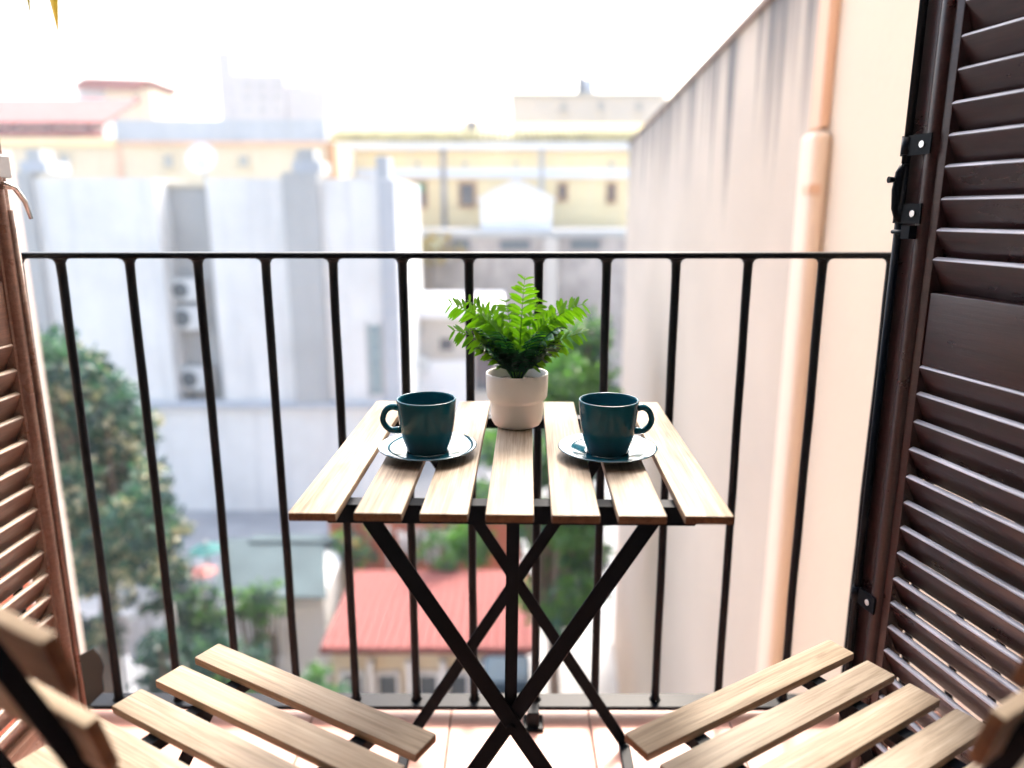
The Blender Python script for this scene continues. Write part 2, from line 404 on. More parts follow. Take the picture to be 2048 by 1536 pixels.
# ================================================================== TABLE
TZ = 0.726
def slat_mesh(name, L, W, H, mats=(TEAK, ENDG), bev=0.0022):
    b = MB().box(-L / 2, L / 2, -W / 2, W / 2, -H, 0).bevel(bev, 2)
    for f in b.bm.faces:
        if abs(f.normal.x) > 0.8: f.material_index = 1
    return b.mesh(name, list(mats), R(35))
def table():
    t = empty('folding_table', (0.003, 1.141, 0), R(-1.2), 'small folding balcony table with seven wooden slats and black crossed legs', 'table')
    sm = slat_mesh('slat', 0.56, 0.0598, 0.0115)
    for i in range(7):
        inst('slat', sm, t, ((i - 3) * 0.0815, random.uniform(-0.001, 0.001), TZ + random.uniform(-0.0003, 0.0003)), (0, 0, R(90)))
    zu = TZ - 0.0118
    def apron(y, s):
        b = MB()
        b.prism([(-0.255, zu), (0.255, zu), (0.255, zu - 0.010), (0.24, zu - 0.026), (-0.24, zu - 0.026), (-0.255, zu - 0.010)], y, y + 0.003 * s)
        b.box(-0.252, 0.252, min(y + 0.0031 * s, y + 0.026 * s), max(y + 0.0031 * s, y + 0.026 * s), zu - 0.003, zu - 0.0002)
        b.build('apron', BLACK, t)
    yf, yr = -0.224, 0.224
    apron(yf, 1); apron(yr, -1)
    for sx in (-0.163, 0.163): MB().box(sx - 0.009, sx + 0.009, yf + 0.027, yr - 0.027, zu - 0.012, zu - 0.0005).build('side_rail', BLACK, t)
    for y, s in ((yf + 0.012, 1), (yr - 0.012, -1)):
        top, bot, zc = 0.200, 0.226, 0.372
        for k, dx in enumerate((1, -1)):
            yy = y + s * (0.006 if k else 0.0015)
            b = MB(); b.bar((-dx * top, yy, zu - 0.006), (dx * bot, yy, 0.012), 0.0235, 0.004, (0, 1, 0))
            lg = b.bevel(0.0008, 1).build('leg', BLACK, t)
            bo = MB().tube([(dx * (top - 0.004), yy - 0.004 * s, zu - 0.016), (dx * (top - 0.004), yy + 0.004 * s, zu - 0.016)], 0.004, 10)
            bo.build('rivet', CHROME, lg)
        MB().tube([(0, y - 0.006 * s, zc), (0, y + 0.010 * s, zc)], [0.0075, 0.0075], 14).build('pivot_bolt', BLACK, t)
    # upright strap from the front apron down to the pivot
    MB().bar((0.003, yf + 0.026, zu - 0.004), (-0.001, yf + 0.026, 0.372), 0.0175, 0.004, (0, 1, 0)).build('strut', BLACK, t)
    for sx in (-0.226, 0.226):
        MB().box(sx - 0.011, sx + 0.011, yf, yr, 0.0, 0.012).bevel(0.002, 1).build('foot_bar', BLACK, t)
    MB().tube([(-0.205, yf + 0.02, 0.045), (0.205, yf + 0.02, 0.045)], 0.006, 10).build('stretcher', BLACK, t)
    return t
table()

# ================================================================== CHAIRS
def chair():
    c = empty('folding_chair', (0, 0, 0), 0)
    SZ = 0.45; W = 0.405
    sm = slat_mesh('seat_slat', W, 0.0435, 0.012)
    for i in range(5):
        inst('seat_slat', sm, c, (0, 0.128 - 0.064 * i, SZ + random.uniform(-0.0004, 0.0004)))
    zu = SZ - 0.0123
    for sx in (-1, 1):
        x = sx * 0.115
        MB().box(x - 0.010, x + 0.010, -0.16, 0.142, zu - 0.016, zu).build('seat_rail', BLACK, c)
        xo = sx * 0.134
        b = MB(); b.bar((xo, 0.10, 0.006), (xo, -0.165, 0.45), 0.016, 0.004, (1, 0, 0)); b.bar((xo, -0.163, 0.447), (xo, -0.288, 0.796), 0.016, 0.004, (1, 0, 0))
        b.build('back_post', BLACK, c)
        b = MB(); b.bar((sx * 0.142, 0.10, zu - 0.012), (sx * 0.142, -0.27, 0.006), 0.022, 0.004, (1, 0, 0)); b.build('leg', BLACK, c)
    bm_ = slat_mesh('back_slat', W * 0.815, 0.053, 0.0125)
    for z, y in ((0.764, -0.260), (0.682, -0.239)):
        inst('back_slat', bm_, c, (0, y, z), (R(90 + 13), 0, 0))
    for y in (0.092, -0.262): MB().tube([(-0.15, y, 0.012), (0.15, y, 0.012)], 0.0065, 10).build('foot_bar', BLACK, c)
    MB().tube([(-0.15, -0.118, 0.36), (0.15, -0.118, 0.36)], 0.005, 8).build('stretcher', BLACK, c)
    return c
ch1 = chair(); ch1.location = (-0.345, 0.79, 0); ch1.rotation_euler.z = R(-30)
tag(ch1, 'wooden slat folding chair left of the table, back towards the lighter brown shutter', 'chair', 'folding chairs beside the table')
ch2 = copy_tree(ch1); ch2.location = (0.392, 0.798, 0); ch2.rotation_euler.z = R(31.6)
tag(ch2, 'wooden slat folding chair right of the table, in front of the dark brown shutter', 'chair', 'folding chairs beside the table')

# ================================================================== CUPS, SAUCERS, POT
def cup_and_saucer(x, y, hang, side, lab):
    z0 = TZ + 0.0003
    s = MB().lathe([(0, 0.001), (0.026, 0.001), (0.028, 0.0), (0.031, 0.0), (0.033, 0.003), (0.055, 0.0075), (0.0745, 0.0135), (0.0752, 0.0148), (0.0738, 0.0154),
                    (0.055, 0.0105), (0.036, 0.0068), (0.030, 0.0062), (0.0285, 0.0056), (0, 0.0056)], 72)
    so = s.build('saucer', TEAL_S, None, (x, y, z0)); tag(so, f'glossy dark teal saucer under the {lab} cup', 'saucer', 'teal saucers')
    c = empty('coffee_cup', (x, y, z0 + 0.0063), 0, f'glossy dark teal coffee cup, {lab} of two, handle pointing {side}', 'cup', 'teal coffee cups')
    outer = [(0, 0.002), (0.026, 0.002), (0.0275, 0.0), (0.0305, 0.0), (0.0315, 0.003), (0.0325, 0.008), (0.0365, 0.018), (0.0395, 0.030), (0.0418, 0.045), (0.0435, 0.062), (0.0448, 0.0795),
             (0.0447, 0.0812), (0.0435, 0.0820), (0.0422, 0.0812), (0.0415, 0.078), (0.0400, 0.060), (0.0383, 0.045), (0.0350, 0.026), (0.030, 0.014), (0.018, 0.008), (0, 0.0075)]
    MB().lathe(outer, 72).build('cup_body', TEAL, c)
    h = MB(); pts = []; n = 22
    for i in range(n + 1):
        a = R(112) - R(224) * i / n
        rx, rz = 0.0165, 0.0185
        pts.append((0.0505 + rx * math.cos(a) * (1.0 if i < n / 2 else 1.05), 0, 0.049 + rz * math.sin(a)))
    pts[0] = (0.0425, 0, 0.0665); pts[-1] = (0.0395, 0, 0.0315)
    rad = [0.0045 + 0.0012 * abs(1 - 2 * i / n) ** 3 for i in range(n + 1)]
    h.tube(pts, rad, 12); ho = h.build('handle', TEAL, c); ho.rotation_euler.z = hang
cup_and_saucer(-0.129, 1.095, R(176), 'left', 'left')
cup_and_saucer(0.145, 1.088, R(8), 'right', 'right')
def pot_and_fern():
    x, y = 0.0085, 1.256
    p = empty('plant_pot', (x, y, TZ + 0.0003), 0, 'off white stepped ceramic pot standing between the two cups', 'pot')
    MB().lathe([(0, 0.002), (0.030, 0.002), (0.031, 0), (0.034, 0.0), (0.0395, 0.003), (0.0435, 0.010), (0.0448, 0.020), (0.0452, 0.043), (0.0462, 0.0455), (0.0500, 0.0490), (0.0518, 0.053),
                (0.0530, 0.070), (0.0534, 0.0915), (0.0528, 0.0932), (0.0515, 0.0935), (0.0504, 0.0925), (0.0500, 0.070), (0.0478, 0.056), (0.042, 0.050), (0.04, 0.03), (0, 0.028)], 72).build('pot_body', WHITE_MOULD, p)
    sl = MB().lathe([(0, 0.078), (0.02, 0.079), (0.040, 0.0775), (0.0495, 0.076)], 40).build('soil', SOIL, p)
    fe = empty('fern', (x, y, TZ + 0.079), 0, 'bright green fern with arching feathery fronds growing in the off white pot', 'fern')
    def frond(az, length, lift, curl, leaflet, mat, twist=0):
        b = MB(); n = 16 if length > 0.12 else 13
        pts = []; pos = Vector((0.006 * math.cos(az), 0.006 * math.sin(az), 0.0)); el = lift
        d_h = Vector((math.cos(az), math.sin(az), 0)); side = Vector((-math.sin(az), math.cos(az), 0))
        ds = length / 30
        for i in range(31):
            pts.append((pos.copy(), el)); pos = pos + (d_h * math.cos(el) + Vector((0, 0, 1)) * math.sin(el)) * ds; el -= curl / 30 * (0.4 + 1.2 * i / 30)
        b.mi = 0
        b.tube([p for p, _ in pts], [0.0016 * (1 - 0.7 * i / 30) for i in range(31)], 5)
        for k in range(n):
            t = 0.24 + 0.76 * (k + 0.5) / n
            p, e = pts[min(30, int(t * 30))]
            tang = d_h * math.cos(e) + Vector((0, 0, 1)) * math.sin(e); nor = tang.cross(side) * -1
            prof = math.sin(math.pi * min(1, (0.16 + 0.80 * (k / n)))) ** 0.6
            L = leaflet * (0.35 + 0.65 * prof) * random.uniform(0.85, 1.15); rnd_w = random.uniform(0.105, 0.14); wv = L * rnd_w
            for sg in (-1, 1):
                sd_ = (side * math.cos(twist) + nor * math.sin(twist)) * sg
                fw = R(random.uniform(28, 44)); dv = (sd_ * math.cos(fw) + tang * math.sin(fw) + nor * random.uniform(0.05, 0.35)).normalized()
                acr = (tang - dv * tang.dot(dv)).normalized(); up = acr.cross(dv)
                prev = None
                for j, (u, wd) in enumerate(((0, 0.35), (0.25, 0.9), (0.55, 1.0), (0.82, 0.72), (1.0, 0.12))):
                    q = p + dv * (L * u) - Vector((0, 0, 1)) * (L * 0.22 * u * u)
                    a_ = b.bm.verts.new(q + acr * wv * wd + up * wv * 0.25 * wd); m_ = b.bm.verts.new(q); c_ = b.bm.verts.new(q - acr * wv * wd + up * wv * 0.25 * wd)
                    if prev:
                        b.face([prev[0], prev[1], m_, a_]); b.face([prev[1], prev[2], c_, m_])
                    prev = (a_, m_, c_)
        for f in b.bm.faces: f.smooth = True
        me = bpy.data.meshes.new('frond'); b.bm.to_mesh(me); b.bm.free(); me.materials.append(mat)
        o = bpy.data.objects.new('frond', me); link(o, fe)
    rs = random.Random(11)
    spec = [(180, 0.182, 76, 1.20, 0.030, FERN), (200, 0.150, 60, 0.9, 0.028, FERN), (160, 0.165, 78, 0.95, 0.030, FERN), (2, 0.182, 76, 1.20, 0.030, FERN), (-18, 0.145, 58, 0.9, 0.028, FERN),
            (22, 0.165, 74, 0.95, 0.030, FERN), (72, 0.178, 84, 0.20, 0.030, FERN), (108, 0.145, 78, 0.5, 0.029, FERN), (50, 0.150, 76, 0.5, 0.029, FERN), (135, 0.140, 74, 0.6, 0.029, FERN), (185, 0.135, 82, 0.9, 0.028, FERN), (0, 0.135, 82, 0.9, 0.028, FERN),
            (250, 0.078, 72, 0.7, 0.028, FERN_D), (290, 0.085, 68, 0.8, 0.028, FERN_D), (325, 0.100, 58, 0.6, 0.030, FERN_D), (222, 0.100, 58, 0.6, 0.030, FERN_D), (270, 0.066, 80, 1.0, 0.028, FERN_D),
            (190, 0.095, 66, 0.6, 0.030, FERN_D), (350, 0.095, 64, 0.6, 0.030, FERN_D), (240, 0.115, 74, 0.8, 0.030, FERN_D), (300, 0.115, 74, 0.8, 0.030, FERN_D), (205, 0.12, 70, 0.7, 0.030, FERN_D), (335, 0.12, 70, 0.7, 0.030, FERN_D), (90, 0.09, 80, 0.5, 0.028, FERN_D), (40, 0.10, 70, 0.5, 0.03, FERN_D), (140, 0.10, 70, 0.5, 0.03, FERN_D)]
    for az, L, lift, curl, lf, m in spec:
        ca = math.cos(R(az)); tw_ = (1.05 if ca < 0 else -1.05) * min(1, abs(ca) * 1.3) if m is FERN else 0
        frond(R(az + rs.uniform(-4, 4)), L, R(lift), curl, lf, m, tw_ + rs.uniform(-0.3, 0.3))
pot_and_fern()

# ================================================================== SHUTTERS
def shutter(name, hinge, rz, sg, wd, mats, stile, label, pitch=0.0445):
    """local X: hinge to free edge, sg*Y: the side towards the balcony"""
    M_ = mats
    s = empty(name, (hinge[0], hinge[1], 0.03), rz, label, 'shutter', 'louvred balcony door shutters')
    H = 2.30; TH = 0.034
    def b3(x0, x1, y0, y1, z0, z1, nm, parent=s, bev=0.003):
        return MB().box(x0, x1, min(y0 * sg, y1 * sg), max(y0 * sg, y1 * sg), z0, z1).bevel(bev, 2).build(nm, M_, parent, smooth_angle=R(40))
    b3(0, 0.06, -TH / 2, TH / 2, 0, H, 'stile'); st = b3(wd - stile, wd, -TH / 2, TH / 2, 0, H, 'stile')
    xa, xb = 0.0605, wd - stile - 0.0005
    rails = [(0.0, 0.10), (0.825, 0.938), (H - 0.10, H)]
    for a, b in rails: b3(xa, xb, -TH / 2 + 0.002, TH / 2 - 0.002, a, b, 'rail')
    # half round bead along the free stile
    bd = MB(); n = 8; r = 0.0125; xc = wd - stile * 0.62
    bd.prism([(xc + r * math.cos(math.pi * i / n), r * 0.75 * math.sin(math.pi * i / n)) for i in range(n + 1)], 0, 1)
    for v in bd.bm.verts: v.co = Vector((v.co.x, sg * (TH / 2 + 0.0002 + v.co.z), 0.002 + v.co.y * (H - 0.004)))
    bd.build('bead', M_, st, smooth_angle=R(40))
    D, HH, th = 0.025, 0.0520, 0.0105
    ang = math.atan2(HH, D); Lw = math.hypot(D, HH)
    lb = MB(); m = Matrix.Rotation(ang * sg, 4, 'X')
    lb.box(xa - 0.004, xb + 0.004, -Lw / 2, Lw / 2, -th / 2, th / 2)
    lb.bevel(0.0040, 3)
    bmesh.ops.recalc_face_normals(lb.bm, faces=lb.bm.faces[:])
    for f in lb.bm.faces:          # upper slat noses: pale painted sky highlight, with some worn paint
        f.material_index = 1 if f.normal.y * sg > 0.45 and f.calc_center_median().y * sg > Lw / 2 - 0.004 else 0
    for v in lb.bm.verts: v.co = m @ v.co
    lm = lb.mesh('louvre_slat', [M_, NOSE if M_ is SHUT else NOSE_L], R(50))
    for a, b in ((rails[0][1], rails[1][0]), (rails[1][1], rails[2][0])):
        k = int((b - a - 0.012) / pitch); p = (b - a - 0.006) / k
        for i in range(k):
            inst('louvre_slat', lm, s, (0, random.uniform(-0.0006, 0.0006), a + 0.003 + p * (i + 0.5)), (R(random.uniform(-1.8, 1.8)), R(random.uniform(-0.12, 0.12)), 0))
    return s, TH, H
X_R = (0.635, 1.22); rzr = math.atan2(0.977, -0.211); WR = 0.62
hr = (X_R[0] - WR * math.cos(rzr), X_R[1] - WR * math.sin(rzr))
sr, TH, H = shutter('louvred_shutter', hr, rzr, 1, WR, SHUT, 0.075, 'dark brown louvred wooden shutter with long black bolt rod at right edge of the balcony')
sl_, _, _ = shutter('louvred_shutter', (-0.915, 0.60), R(90), -1, 0.78, SHUT_L, 0.048, 'lighter brown louvred wooden shutter at left edge of the balcony')
def bolt_rod():
    y = TH / 2 + 0.009; x = WR - 0.004
    zr = lambda py: zat(py, 1.22) - 0.03
    MB().tube([(x, y, 0.02), (x, y, zr(330))], 0.0062, 10).build('bolt_rod', BLACK, sr)
    MB().tube([(x, y, zr(330) + 0.001), (x, y, H - 0.02)], 0.0062, 10).build('bolt_rod', BLACK, sr)
    MB().box(WR + 0.0003, WR + 0.0045, -0.012, y, 0.01, H - 0.01).build('edge_strip', IRON, sr)
    for py, ww in ((293, 0.052), (427, 0.048), (1180, 0.05)):
        z = zr(py)
        b = MB().box(x - ww, x + 0.010, y + 0.001, y + 0.0035, z - 0.015, z + 0.015)
        b.tube([(x, y, z - 0.013), (x, y, z + 0.013)], 0.0088, 12); bk = b.build('bracket', BLACK, sr)
        MB().tube([(x - ww * 0.68, y + 0.0036, z), (x - ww * 0.68, y + 0.0056, z)], 0.0052, 12).build('screw', CHROME, bk)
    z0, z1 = zr(330), zr(430)
    lv = MB().tube([(x, y + 0.003, z0), (x + 0.001, y + 0.007, z0 - 0.012), (x + 0.002, y + 0.009, (z0 + z1) / 2), (x + 0.002, y + 0.008, z1 + 0.01), (x, y + 0.004, z1 - 0.005)], [0.005, 0.007, 0.0075, 0.006, 0.005], 10).build('lever', BLACK, sr)
    zk = zr(360); MB().tube([(x + 0.002, y + 0.012, zk), (x + 0.004, y + 0.024, zk)], [0.0035, 0.0052], 10).build('knob', BLACK, lv)
    zs = zr(463); b = MB().tube([(x + 0.002, y + 0.008, zs), (x - 0.03, y + 0.008, zs)], 0.0035, 8); b.box(x - 0.042, x - 0.024, y + 0.001, y + 0.014, zs - 0.010, zs + 0.010)
    b.build('latch', BLACK, sr)
bolt_rod()
def left_latch():
    y = -(TH / 2 + 0.008); x = 0.78 - 0.012
    MB().tube([(x, y, 0.02), (x, y, 1.06)], 0.0055, 10).build('bolt_rod', SHUT_L, sl_)
    b = MB().box(x - 0.02, x + 0.014, y - 0.002, y + 0.0065, 1.115, 1.155).bevel(0.003, 2); b.build('bracket', CHROME, sl_)
    b = MB(); b.tube([(x - 0.04, y - 0.018, 1.105), (x - 0.015, y - 0.022, 1.098), (x + 0.004, y - 0.024, 1.075), (x + 0.012, y - 0.026, 1.045)], [0.004, 0.005, 0.0045, 0.0035], 10)
    b.tube([(x - 0.02, y + 0.004, 1.10), (x - 0.02, y - 0.022, 1.10)], 0.005, 8); b.build('lever', CHROME, sl_)
left_latch()

# ================================================================== NEIGHBOURING WALLS
def right_walls():
    yaw = math.atan2(101, FPX)          # the wall runs slightly to the right
    x0 = 1.2; ztop = CAM_Z + 1.19
    o = empty('party_wall', (x0, 0, 0), -yaw, 'stained pinkish grey party wall with dark run marks under its coping', 'wall')
    ys_, ye = 3.75, 14.6
    b = MB(); b.box(0, 0.35, ys_, ye, GZ, ztop); b.build('wall', P_STAIN, o)
    MB().box(-0.03, 0.38, ys_ + 0.01, ye + 0.02, ztop + 0.002, ztop + 0.05).build('coping', plaster('coping_brown', (0.22, 0.16, 0.13), 0.2), o)
    n = empty('neighbour_house', (x0, 0, 0), -yaw, 'tall cream house wall with peach corner at the right of the balcony', 'building')
    MB().box(0.02, 0.6, 0.60, ys_ - 0.001, GZ, 6.5).build('wall', P_CREAM, n)
    MB().box(-0.030, 0.018, 3.64, 3.80, zat(255, 3.6), 6.5).bevel(0.012, 2).build('corner_strip', P_PEACH, n)
    b = MB(); b.box(-0.065, 0.0175, 3.58, 3.80, GZ, zat(262, 3.6)).bevel(0.035, 3); b.build('flue', plaster('pale_peach', (0.66, 0.52, 0.41), 0.06), n, smooth_angle=R(40))
    zz = zat(378, 3.6)
    MB().box(-0.072, -0.02, 3.572, 3.68, zz - 0.02, zz + 0.02).build('strap', P_PEACH, n)
right_walls()
def left_wall():
    o = empty('garden_wall', (-2.20, 0, 0), 0, 'white wall with terracotta lower part behind the lighter left shutter', 'wall')
    MB().box(-0.25, 0, 0.53, 3.45, -0.2999, 1.35).build('upper_wall', P_PALE, o)
    MB().box(-0.26, 0.006, 0.53, 3.12, GZ, -0.30).build('lower_wall', P_RED, o)
    MB().box(-0.255, 0.004, 3.121, 3.45, GZ, -0.3001).build('end_pier', P_PALE, o)
left_wall()

# ================================================================== FAR BUILDINGS
def window(parent, px0, px1, py0, py1, Y, frame=ORANGE, pane=GLASS, blind=None, fw=0.14, bars=0):
    a, b = at(px0, py1, Y), at(px1, py0, Y)
    f = MB(); d = 0.08
    f.box(a.x - fw, a.x, Y - d, Y - 0.003, a.z - fw, b.z + fw); f.box(b.x, b.x + fw, Y - d, Y - 0.003, a.z - fw, b.z + fw)
    f.box(a.x, b.x, Y - d, Y - 0.003, b.z, b.z + fw); f.box(a.x - 0.06, b.x + 0.06, Y - d - 0.08, Y - 0.003, a.z - fw, a.z)
    fo = f.build('window', frame, parent)
    MB().box(a.x + 0.002, b.x - 0.002, Y - 0.03, Y - 0.004, a.z + 0.002, b.z - 0.002).build('pane', pane, fo)
    if blind: MB().box(a.x + 0.01, b.x - 0.01, Y - 0.07, Y - 0.032, b.z - (b.z - a.z) * 0.38, b.z - 0.005).build('blind', blind, fo)
    if bars:
        g_ = MB(); 
        for i in range(bars): 
            xx = a.x + (b.x - a.x) * (i + 0.5) / bars; g_.box(xx - 0.015, xx + 0.015, Y - 0.075, Y - 0.05, a.z, b.z)
        g_.build('grille', AC_D, fo)
    return fo
def blk(parent, name, mat, px0, px1, py0, py1, Y, depth, zbot=None, off=0.0):
    a, b = at(px0, py1, Y), at(px1, py0, Y)
    xa = xat(px0, (py0 + py1) / 2, Y); xb = xat(px1, (py0 + py1) / 2, Y)
    return MB().box(xa, xb, Y - off, Y + depth, a.z if zbot is None else zbot, b.z).build(name, mat, parent)

# yellow building
YB = 40
yb = empty('yellow_building', (0, 0, 0), 0, 'long yellow facade with white bands and olive tiled roof across the courtyard', 'building')
blk(yb, 'wall', P_YELLOW, 655, 1420, 292, 600, YB, 6, GZ)
blk(yb, 'cornice', P_WHITE, 650, 1425, 283, 300, YB, 1, None, 0.45)
blk(yb, 'band', P_WHITE, 655, 1420, 337, 356, YB, 0.5, None, 0.16)
for px in (888, 1083): blk(yb, 'pilaster', P_STONE if px == 888 else P_BEIGE, px - 5, px + 5, 300, 466, YB, 0.3, None, 0.2)
for a in ((826, 850, 366, 412), (922, 948, 368, 410), (1119, 1131, 370, 398), (1217, 1228, 370, 402)):
    window(yb, *a, YB, ORANGE, GLASS, GREEN_B if a[0] == 826 else None)
for px in (835, 930, 1032, 1222): blk(yb, 'vent', P_GREY, px - 5, px + 5, 324, 331, YB, 0.1, None, 0.05)
rf = MB(); a, b = at(662, 286, YB), at(1425, 286, YB); r0 = zat(282, YB) ; r1 = zat(246, YB)
m = Matrix(((1, 0, 0, 0), (0, 1, 0, 0), (0, 0, 1, 0), (0, 0, 0, 1)))
nx = 70
for i in range(nx):
    xa = a.x + (b.x - a.x) * i / nx; wx = (b.x - a.x) / nx
    rf.tube([(xa + wx / 2, YB - 0.6, r0 + 0.02), (xa + wx / 2, YB + 3.0, r1 + 0.2)], wx * 0.48, 6)
rf.box(a.x, b.x, YB - 0.44, YB + 3, r0 - 0.02, r0 + 0.06); rf.build('roof', ROOF_OLIVE, yb)
tag(MB().box(xat(930, 245, 41.5), xat(955, 245, 41.5), 41.5, 42.2, zat(285, 41.5), zat(240, 41.5)).bevel(0.05, 1).build('chimney', P_STONE), 'squat stone chimney on the olive tiled roof', 'chimney')
# lower stone building with buttresses in front of it
SB = 34
sb = empty('stone_building', (0, 0, 0), 0, 'old rubble stone building below the yellow facade', 'building')
blk(sb, 'wall', P_STONE, 800, 1300, 468, 700, SB, 5, GZ)
blk(sb, 'parapet', P_GREY, 796, 1300, 460, 474, SB, 5.5, None, 0.12)
for p0_, p1_ in ((1086, 1112), (820, 850)): blk(sb, 'buttress', P_BEIGE, p0_, p1_, 476, 900, SB, 0.5, GZ, 0.35)
for p in ((905, 940, 478, 500), (1140, 1200, 478, 500), (1000, 1060, 480, 500)): window(sb, *p, SB, P_STONE, AC_D, None, 0.05)
gh = empty('gabled_hut', (0, 0, 0), 0, 'white gabled rooftop hut in front of the yellow facade', 'hut')
Y = 34.6; f = lambda px, py: (xat(px, py, Y), zat(py, Y))
MB().prism([f(962, 463), f(962, 396), f(1033, 364), f(1103, 396), f(1103, 463)], Y, Y + 3.5).build('wall', P_WHITE, gh)
b = MB()
for s_ in ((955, 402, 1033, 362), (1033, 362, 1110, 402)):
    p, q = f(s_[0], s_[1]), f(s_[2], s_[3]); b.prism([p, q, (q[0], q[1] + 0.10), (p[0], p[1] + 0.10)], Y - 0.15, Y + 3.6)
b.build('roof', P_WHITE, gh)
# rooftop block with mast
rb = empty('rooftop_block', (0, 0, 0), 0, 'plain beige rooftop block behind the yellow building', 'building')
blk(rb, 'wall', P_BEIGE, 1023, 1330, 190, 330, 48, 5, GZ); blk(rb, 'parapet', P_GREY, 1020, 1333, 186, 193, 48, 5.2, None, 0.15)
for px in (1120, 1195, 1270): window(rb, px, px + 14, 205, 222, 48, P_BEIGE, P_GREY, None, 0.05)
an = empty('antenna_mast', (0, 0, 0), 0, 'thin antenna mast with pale tank on the beige rooftop block', 'antenna')
Y = 49; xm = xat(1160, 180, Y)
MB().tube([(xm, Y, zat(192, Y)), (xm, Y, zat(84, Y))], 0.19, 8).build('mast', MAST, an)
MB().tube([(xm + 0.4, Y + 0.3, zat(189, Y)), (xm + 0.4, Y + 0.3, zat(157, Y))], 0.48, 14).build('tank', P_SLATE, an)
for py in (92, 104, 118): MB().bar((xm - 0.5, Y, zat(py, Y)), (xm + 0.5, Y, zat(py, Y)), 0.08, 0.08).build('crossbar', MAST, an)
# cream building
CB = 33
cb = empty('cream_building', (0, 0, 0), 0, 'pale cream building with blue grey parapet behind the grey wall', 'building')
blk(cb, 'wall', P_CREAM2, -250, 655, 284, 420, CB, 6, GZ)
blk(cb, 'parapet', P_SLATE, 232, 652, 240, 283, CB, 0.4, None, 0.1)
blk(cb, 'corner_strip', ORANGE, 655, 672, 286, 420, CB, 0.5, GZ, 0.05)
blk(cb, 'corner_strip', P_PEACH, 236, 250, 284, 420, CB, 0.1, GZ, 0.06)
blk(cb, 'cornice', P_PEACH, 250, 650, 283, 290, CB, 0.1, None, 0.22)
blk(cb, 'cornice', P_YELLOW, -250, 234, 276, 292, CB, 0.1, None, 0.2)
for a in ((330, 346, 310, 334), (590, 606, 306, 336), (622, 634, 308, 332), (120, 140, 310, 330), (480, 496, 312, 332)):
    window(cb, *a, CB, P_CREAM2, P_GREY, None, 0.08)
# red tiled houses behind
rh = empty('red_roof_house', (0, 0, 0), 0, 'long house with faded red tiled roof at upper left', 'building')
blk(rh, 'wall', P_WHITE, -250, 210, 240, 330, 44, 5, GZ)
b = MB(); a_, b_ = at(-260, 245, 44), at(216, 245, 44); b.prism([(44 - 0.4, a_.z), (48, zat(198, 46) + 0.3), (48, zat(198, 46) + 0.1), (44 - 0.4, a_.z - 0.2)], a_.x, b_.x, Matrix(((0, 1, 0, 0), (1, 0, 0, 0), (0, 0, 1, 0), (0, 0, 0, 1))))
b.build('roof', ROOF_FAR, rh)
blk(rh, 'lower_roof', ROOF_RED, -250, 208, 262, 275, 44, 0.3, None, 0.8)
for px in (20, 95, 170): window(rh, px, px + 16, 244, 258, 44, P_WHITE, GLASS, None, 0.06)
gr = empty('red_gable_house', (0, 0, 0), 0, 'small white house with red roof above the long red roof', 'building')
Y = 52; f = lambda px, py: (xat(px, py, Y), zat(py, Y))
blk(gr, 'wall', P_WHITE, 160, 222, 172, 330, Y, 5, GZ); blk(gr, 'wall', P_CREAM2, 222.5, 312, 178, 330, Y, 5, GZ, 0.3)
MB().prism([f(154, 176), f(180, 158), f(310, 162), f(280, 182), f(222, 180)], Y - 0.7, Y + 4).build('roof', ROOF_FAR, gr)
blk(gr, 'awning', CLOTH_R, 158, 206, 206, 217, Y, 0.1, None, 1.0)
window(gr, 268, 280, 192, 208, Y - 0.3, P_CREAM2, GLASS, None, 0.06)
tw = empty('pale_tower_block', (0, 0, 0), 0, 'washed-out pale tower block with stair tower on the skyline', 'building')
Y = 80
blk(tw, 'stair_tower', P_TOWER, 440, 470, 102, 330, Y, 6, GZ); blk(tw, 'wall', P_TOWER, 470.5, 575, 150, 330, Y, 8, GZ, 0.4); blk(tw, 'wall', P_TOWER, 575.5, 655, 172, 330, Y, 8, GZ)
for px in (490, 520, 550): 
    for py in (165, 190, 215): window(tw, px, px + 10, py, py + 10, Y - 0.4, P_TOWER, P_GREY, None, 0.05)

# grey-white blank wall building
GB = 22
gb = empty('grey_white_building', (0, 0, 0), 0, 'big blank grey white building with recess and stepped parapet at left of courtyard', 'building')
blk(gb, 'wall', P_GREYW, -300, 330, 357, 800, GB, 6, GZ)
blk(gb, 'wall', P_GREYW, 430, 795, 357, 800, GB, 6, GZ)
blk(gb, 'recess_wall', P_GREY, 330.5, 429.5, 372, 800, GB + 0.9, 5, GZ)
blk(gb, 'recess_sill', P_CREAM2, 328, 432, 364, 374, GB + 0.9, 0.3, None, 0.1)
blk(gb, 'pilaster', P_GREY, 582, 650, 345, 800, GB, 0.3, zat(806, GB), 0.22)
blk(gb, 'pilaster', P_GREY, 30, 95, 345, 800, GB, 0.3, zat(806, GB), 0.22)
blk(gb, 'pilaster', P_SLATE, 765, 797, 360, 800, GB, 0.3, zat(806, GB), 0.1)
for p0_, p1_ in ((40, 92), (584, 640)):
    blk(gb, 'chimney', P_SLATE, p0_, p1_, 322, 345, GB, 1.2); blk(gb, 'chimney_pot', P_GREY, p0_ + 12, p1_ - 12, 298, 321.8, GB + 0.2, 0.7)
blk(gb, 'chimney', P_SLATE, 752, 776, 312, 357, GB, 0.8)
blk(gb, 'ledge', P_SLATE, 300, 806, 803, 812, GB, 0.2, None, 0.35)
blk(gb, 'lower_wall', P_GREYW, 290, 800, 814, 1000, GB, 0.25, GZ, 0.18)
wx0, wx1 = xat(740, 720, GB), xat(762, 720, GB); wz0, wz1 = zat(788, GB), zat(650, GB)
